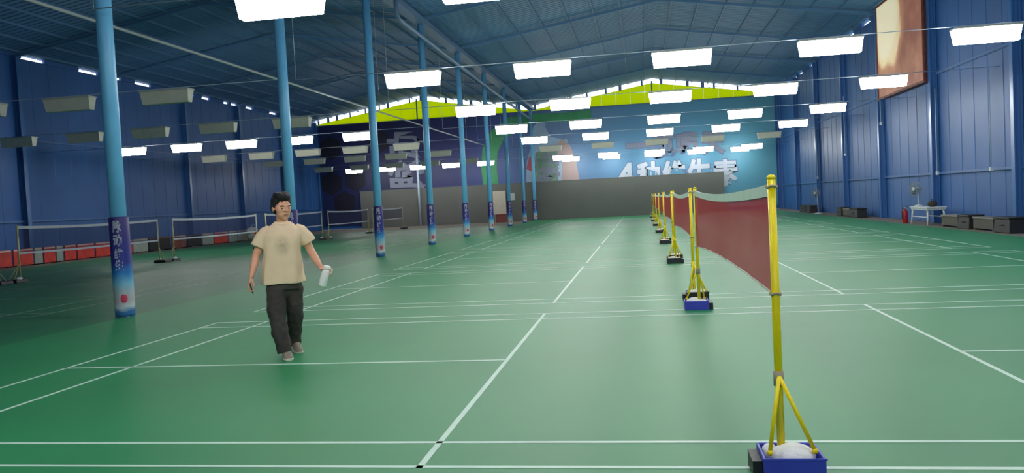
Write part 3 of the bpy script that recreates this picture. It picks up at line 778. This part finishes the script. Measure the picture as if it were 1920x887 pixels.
# face
for s in (-1, 1):
    MB().ell(H(s*.032,-.083,.008), (.012,.006,.0045), 10, HR).build('eye', 'eye_dark', man)
    MB().capsule([H(s*.018,-.0885,.030), H(s*.034,-.088,.034), H(s*.050,-.078,.028)], [.0045,.005,.003], 8).build('eyebrow', 'hair', man)
MB().capsule([H(-.02,-.092,-.052), H(0,-.0965,-.052), H(.02,-.092,-.052)], [.003,.0055,.003], 8).build('mouth', 'lip', man)
hair = MB(); hair.ell(H(0,.024,.062), (.087,.096,.092), 22, HR); hair.ell(H(0,.052,.005), (.083,.070,.085), 18, HR)
hair.ell(H(.0,-.040,.112), (.066,.054,.040), 14, HR); hair.ell(H(-.035,.0,.128), (.045,.06,.034), 12, HR); hair.ell(H(.03,.01,.130), (.045,.06,.032), 12, HR)
for s_ in (-1, 1): hair.ell(H(s_*.074,.004,.040), (.014,.030,.045), 12, HR)
remesh(hair, 'hair', .006, 'hair', man, 3, [(.025, .016)])
# T-shirt: wide torso and short wide sleeves, hanging folds
def ring(cx, cy, z, rx, ry, n=28, fold=0, ph=0, sq=2.4):
    R = []
    for k in range(n):
        a = 2*math.pi*k/n; c, s = math.cos(a), math.sin(a)
        f = 1+fold*math.sin(5*a+ph)+fold*.6*math.sin(9*a-ph*2)
        R.append((cx+rx*f*math.copysign(abs(c)**(2/sq), c), cy+ry*f*math.copysign(abs(s)**(2/sq), s), z))
    return R
sh = MB()
sh.loft([ring(-.030,.015,.765,.222,.150,fold=.055,ph=.3), ring(-.030,.015,.80,.220,.150,fold=.055,ph=.35), ring(-.028,.015,.92,.208,.146,fold=.045,ph=.7),
         ring(-.022,.012,1.05,.194,.140,fold=.032,ph=1.1), ring(-.015,.01,1.18,.190,.138,fold=.015,ph=1.4), ring(-.005,.015,1.27,.200,.130), ring(0,.02,1.335,.180,.112), ring(0,.025,1.375,.130,.092), ring(0,.025,1.412,.078,.072)])
sh.tube([(-.120,.022,1.335), (-.175,.022,1.305), (-.225,.03,1.235), (-.262,.03,1.165)], [.055,.070,.074,.078], 20)
sh.tube([(.120,.022,1.340), (.172,.022,1.310), (.220,.03,1.242), (.262,.03,1.175)], [.055,.070,.074,.078], 20)
remesh(sh, 't_shirt', .008, 'shirt_beige', man, 4, [(.17, .026)])
MB().tube([(.078*math.cos(a)+.0, .022+.070*math.sin(a)-.012*(math.sin(a) < 0), 1.408-.022*max(0, -math.sin(a))) for a in [2*math.pi*q/24 for q in range(25)]], .008, 8, False).build('collar', 'shirt_beige', man)
tr = MB()
tr.loft([ring(-.02,.02,.70,.175,.135), ring(-.02,.02,.78,.172,.128), ring(-.02,.02,.86,.150,.105)])
tr.ell((-.02,.02,.70), (.12,.10,.11), 16)
tr.tube([(-.090,.015,.82), (-.108,-.03,.70), (-.112,-.085,.50), (-.096,-.125,.32), (-.068,-.155,.14), (-.058,-.165,.060)], [.080,.102,.094,.086,.078,.072], 20)
tr.tube([(.052,.025,.82), (.070,.03,.70), (.072,.055,.50), (.064,.13,.32), (.048,.225,.15), (.044,.255,.085)], [.080,.100,.090,.084,.076,.070], 20)
remesh(tr, 'trousers', .009, 'trousers', man, 5, [(.12, .030), (.05, .010)])
def shoe(loc, rz, rx, nm):
    R = Matrix.Translation(loc) @ Matrix.Rotation(rz, 4, 'Z') @ Matrix.Rotation(rx, 4, 'X')
    prof = [(-.165,.024,.030),(-.150,.042,.045),(-.11,.050,.058),(-.06,.048,.078),(-.01,.043,.100),(.05,.040,.108),(.09,.036,.100),(.105,.022,.06)]
    up_ = MB(); rings = []
    for y, w, h in prof:
        rings.append([R @ Vector((w*math.cos(a)*(1 if math.sin(a) < .3 else .9), y, .018+max(0, (h-.018)*(math.sin(a)*.5+.5)))) for a in [2*math.pi*k/14 for k in range(14)]])
    up_.loft(rings); o = up_.build('shoe', 'shoe_grey', man)
    so = MB(); so.loft([[R @ Vector((w*1.08*math.copysign(abs(math.cos(a))**.6, math.cos(a)), y*1.03, .012+.014*math.sin(a))) for a in [2*math.pi*k/12 for k in range(12)]] for y, w, h in prof])
    so.build('sole', 'sole_white', o)
shoe((-.040,-.165,0), math.radians(8), 0, 'shoe')
shoe((.055,.235,.035), math.radians(12), math.radians(16), 'shoe')
# what he carries
t = thing('water_bottle', 'white plastic bottle held in the left hand of the walking man', 'bottle')
q = Vector((0,0,1)).rotation_difference((Matrix.Rotation(PR, 3, 'Z') @ ax)); t.rotation_mode = 'QUATERNION'; t.rotation_quaternion = q
t.location = Matrix.Translation((PX, PY, 0)) @ Matrix.Rotation(PR, 4, 'Z') @ BB
MB().lathe([(.030,0),(.040,.006),(.043,.02),(.044,.11),(.042,.16),(.036,.19)], n=24).build('body', 'bottle_white', t)
MB().lathe([(.037,.188),(.038,.195),(.038,.218),(.030,.226),(.012,.228)], n=24).build('cap', 'bottle_white', t)
MB().tube([(.036,0,.20),(.060,0,.205),(.064,0,.17),(.045,0,.14)], .006, 8).build('carry_loop', 'bottle_white', t)
t = thing('mobile_phone', 'small dark phone held in the right hand of the walking man', 'phone')
t.location = Matrix.Translation((PX, PY, 0)) @ Matrix.Rotation(PR, 4, 'Z') @ Vector((-.340,-.105,.752)); t.rotation_euler = (math.radians(8), math.radians(-14), PR)
bevel(MB().box((-.011,-.034,-.062),(-.002,.034,.062)).build('case', 'phone_dark', t), .003)
MB().box((-.0019,-.030,-.056),(-.0006,.030,.056)).build('screen', 'rubber_black', t)
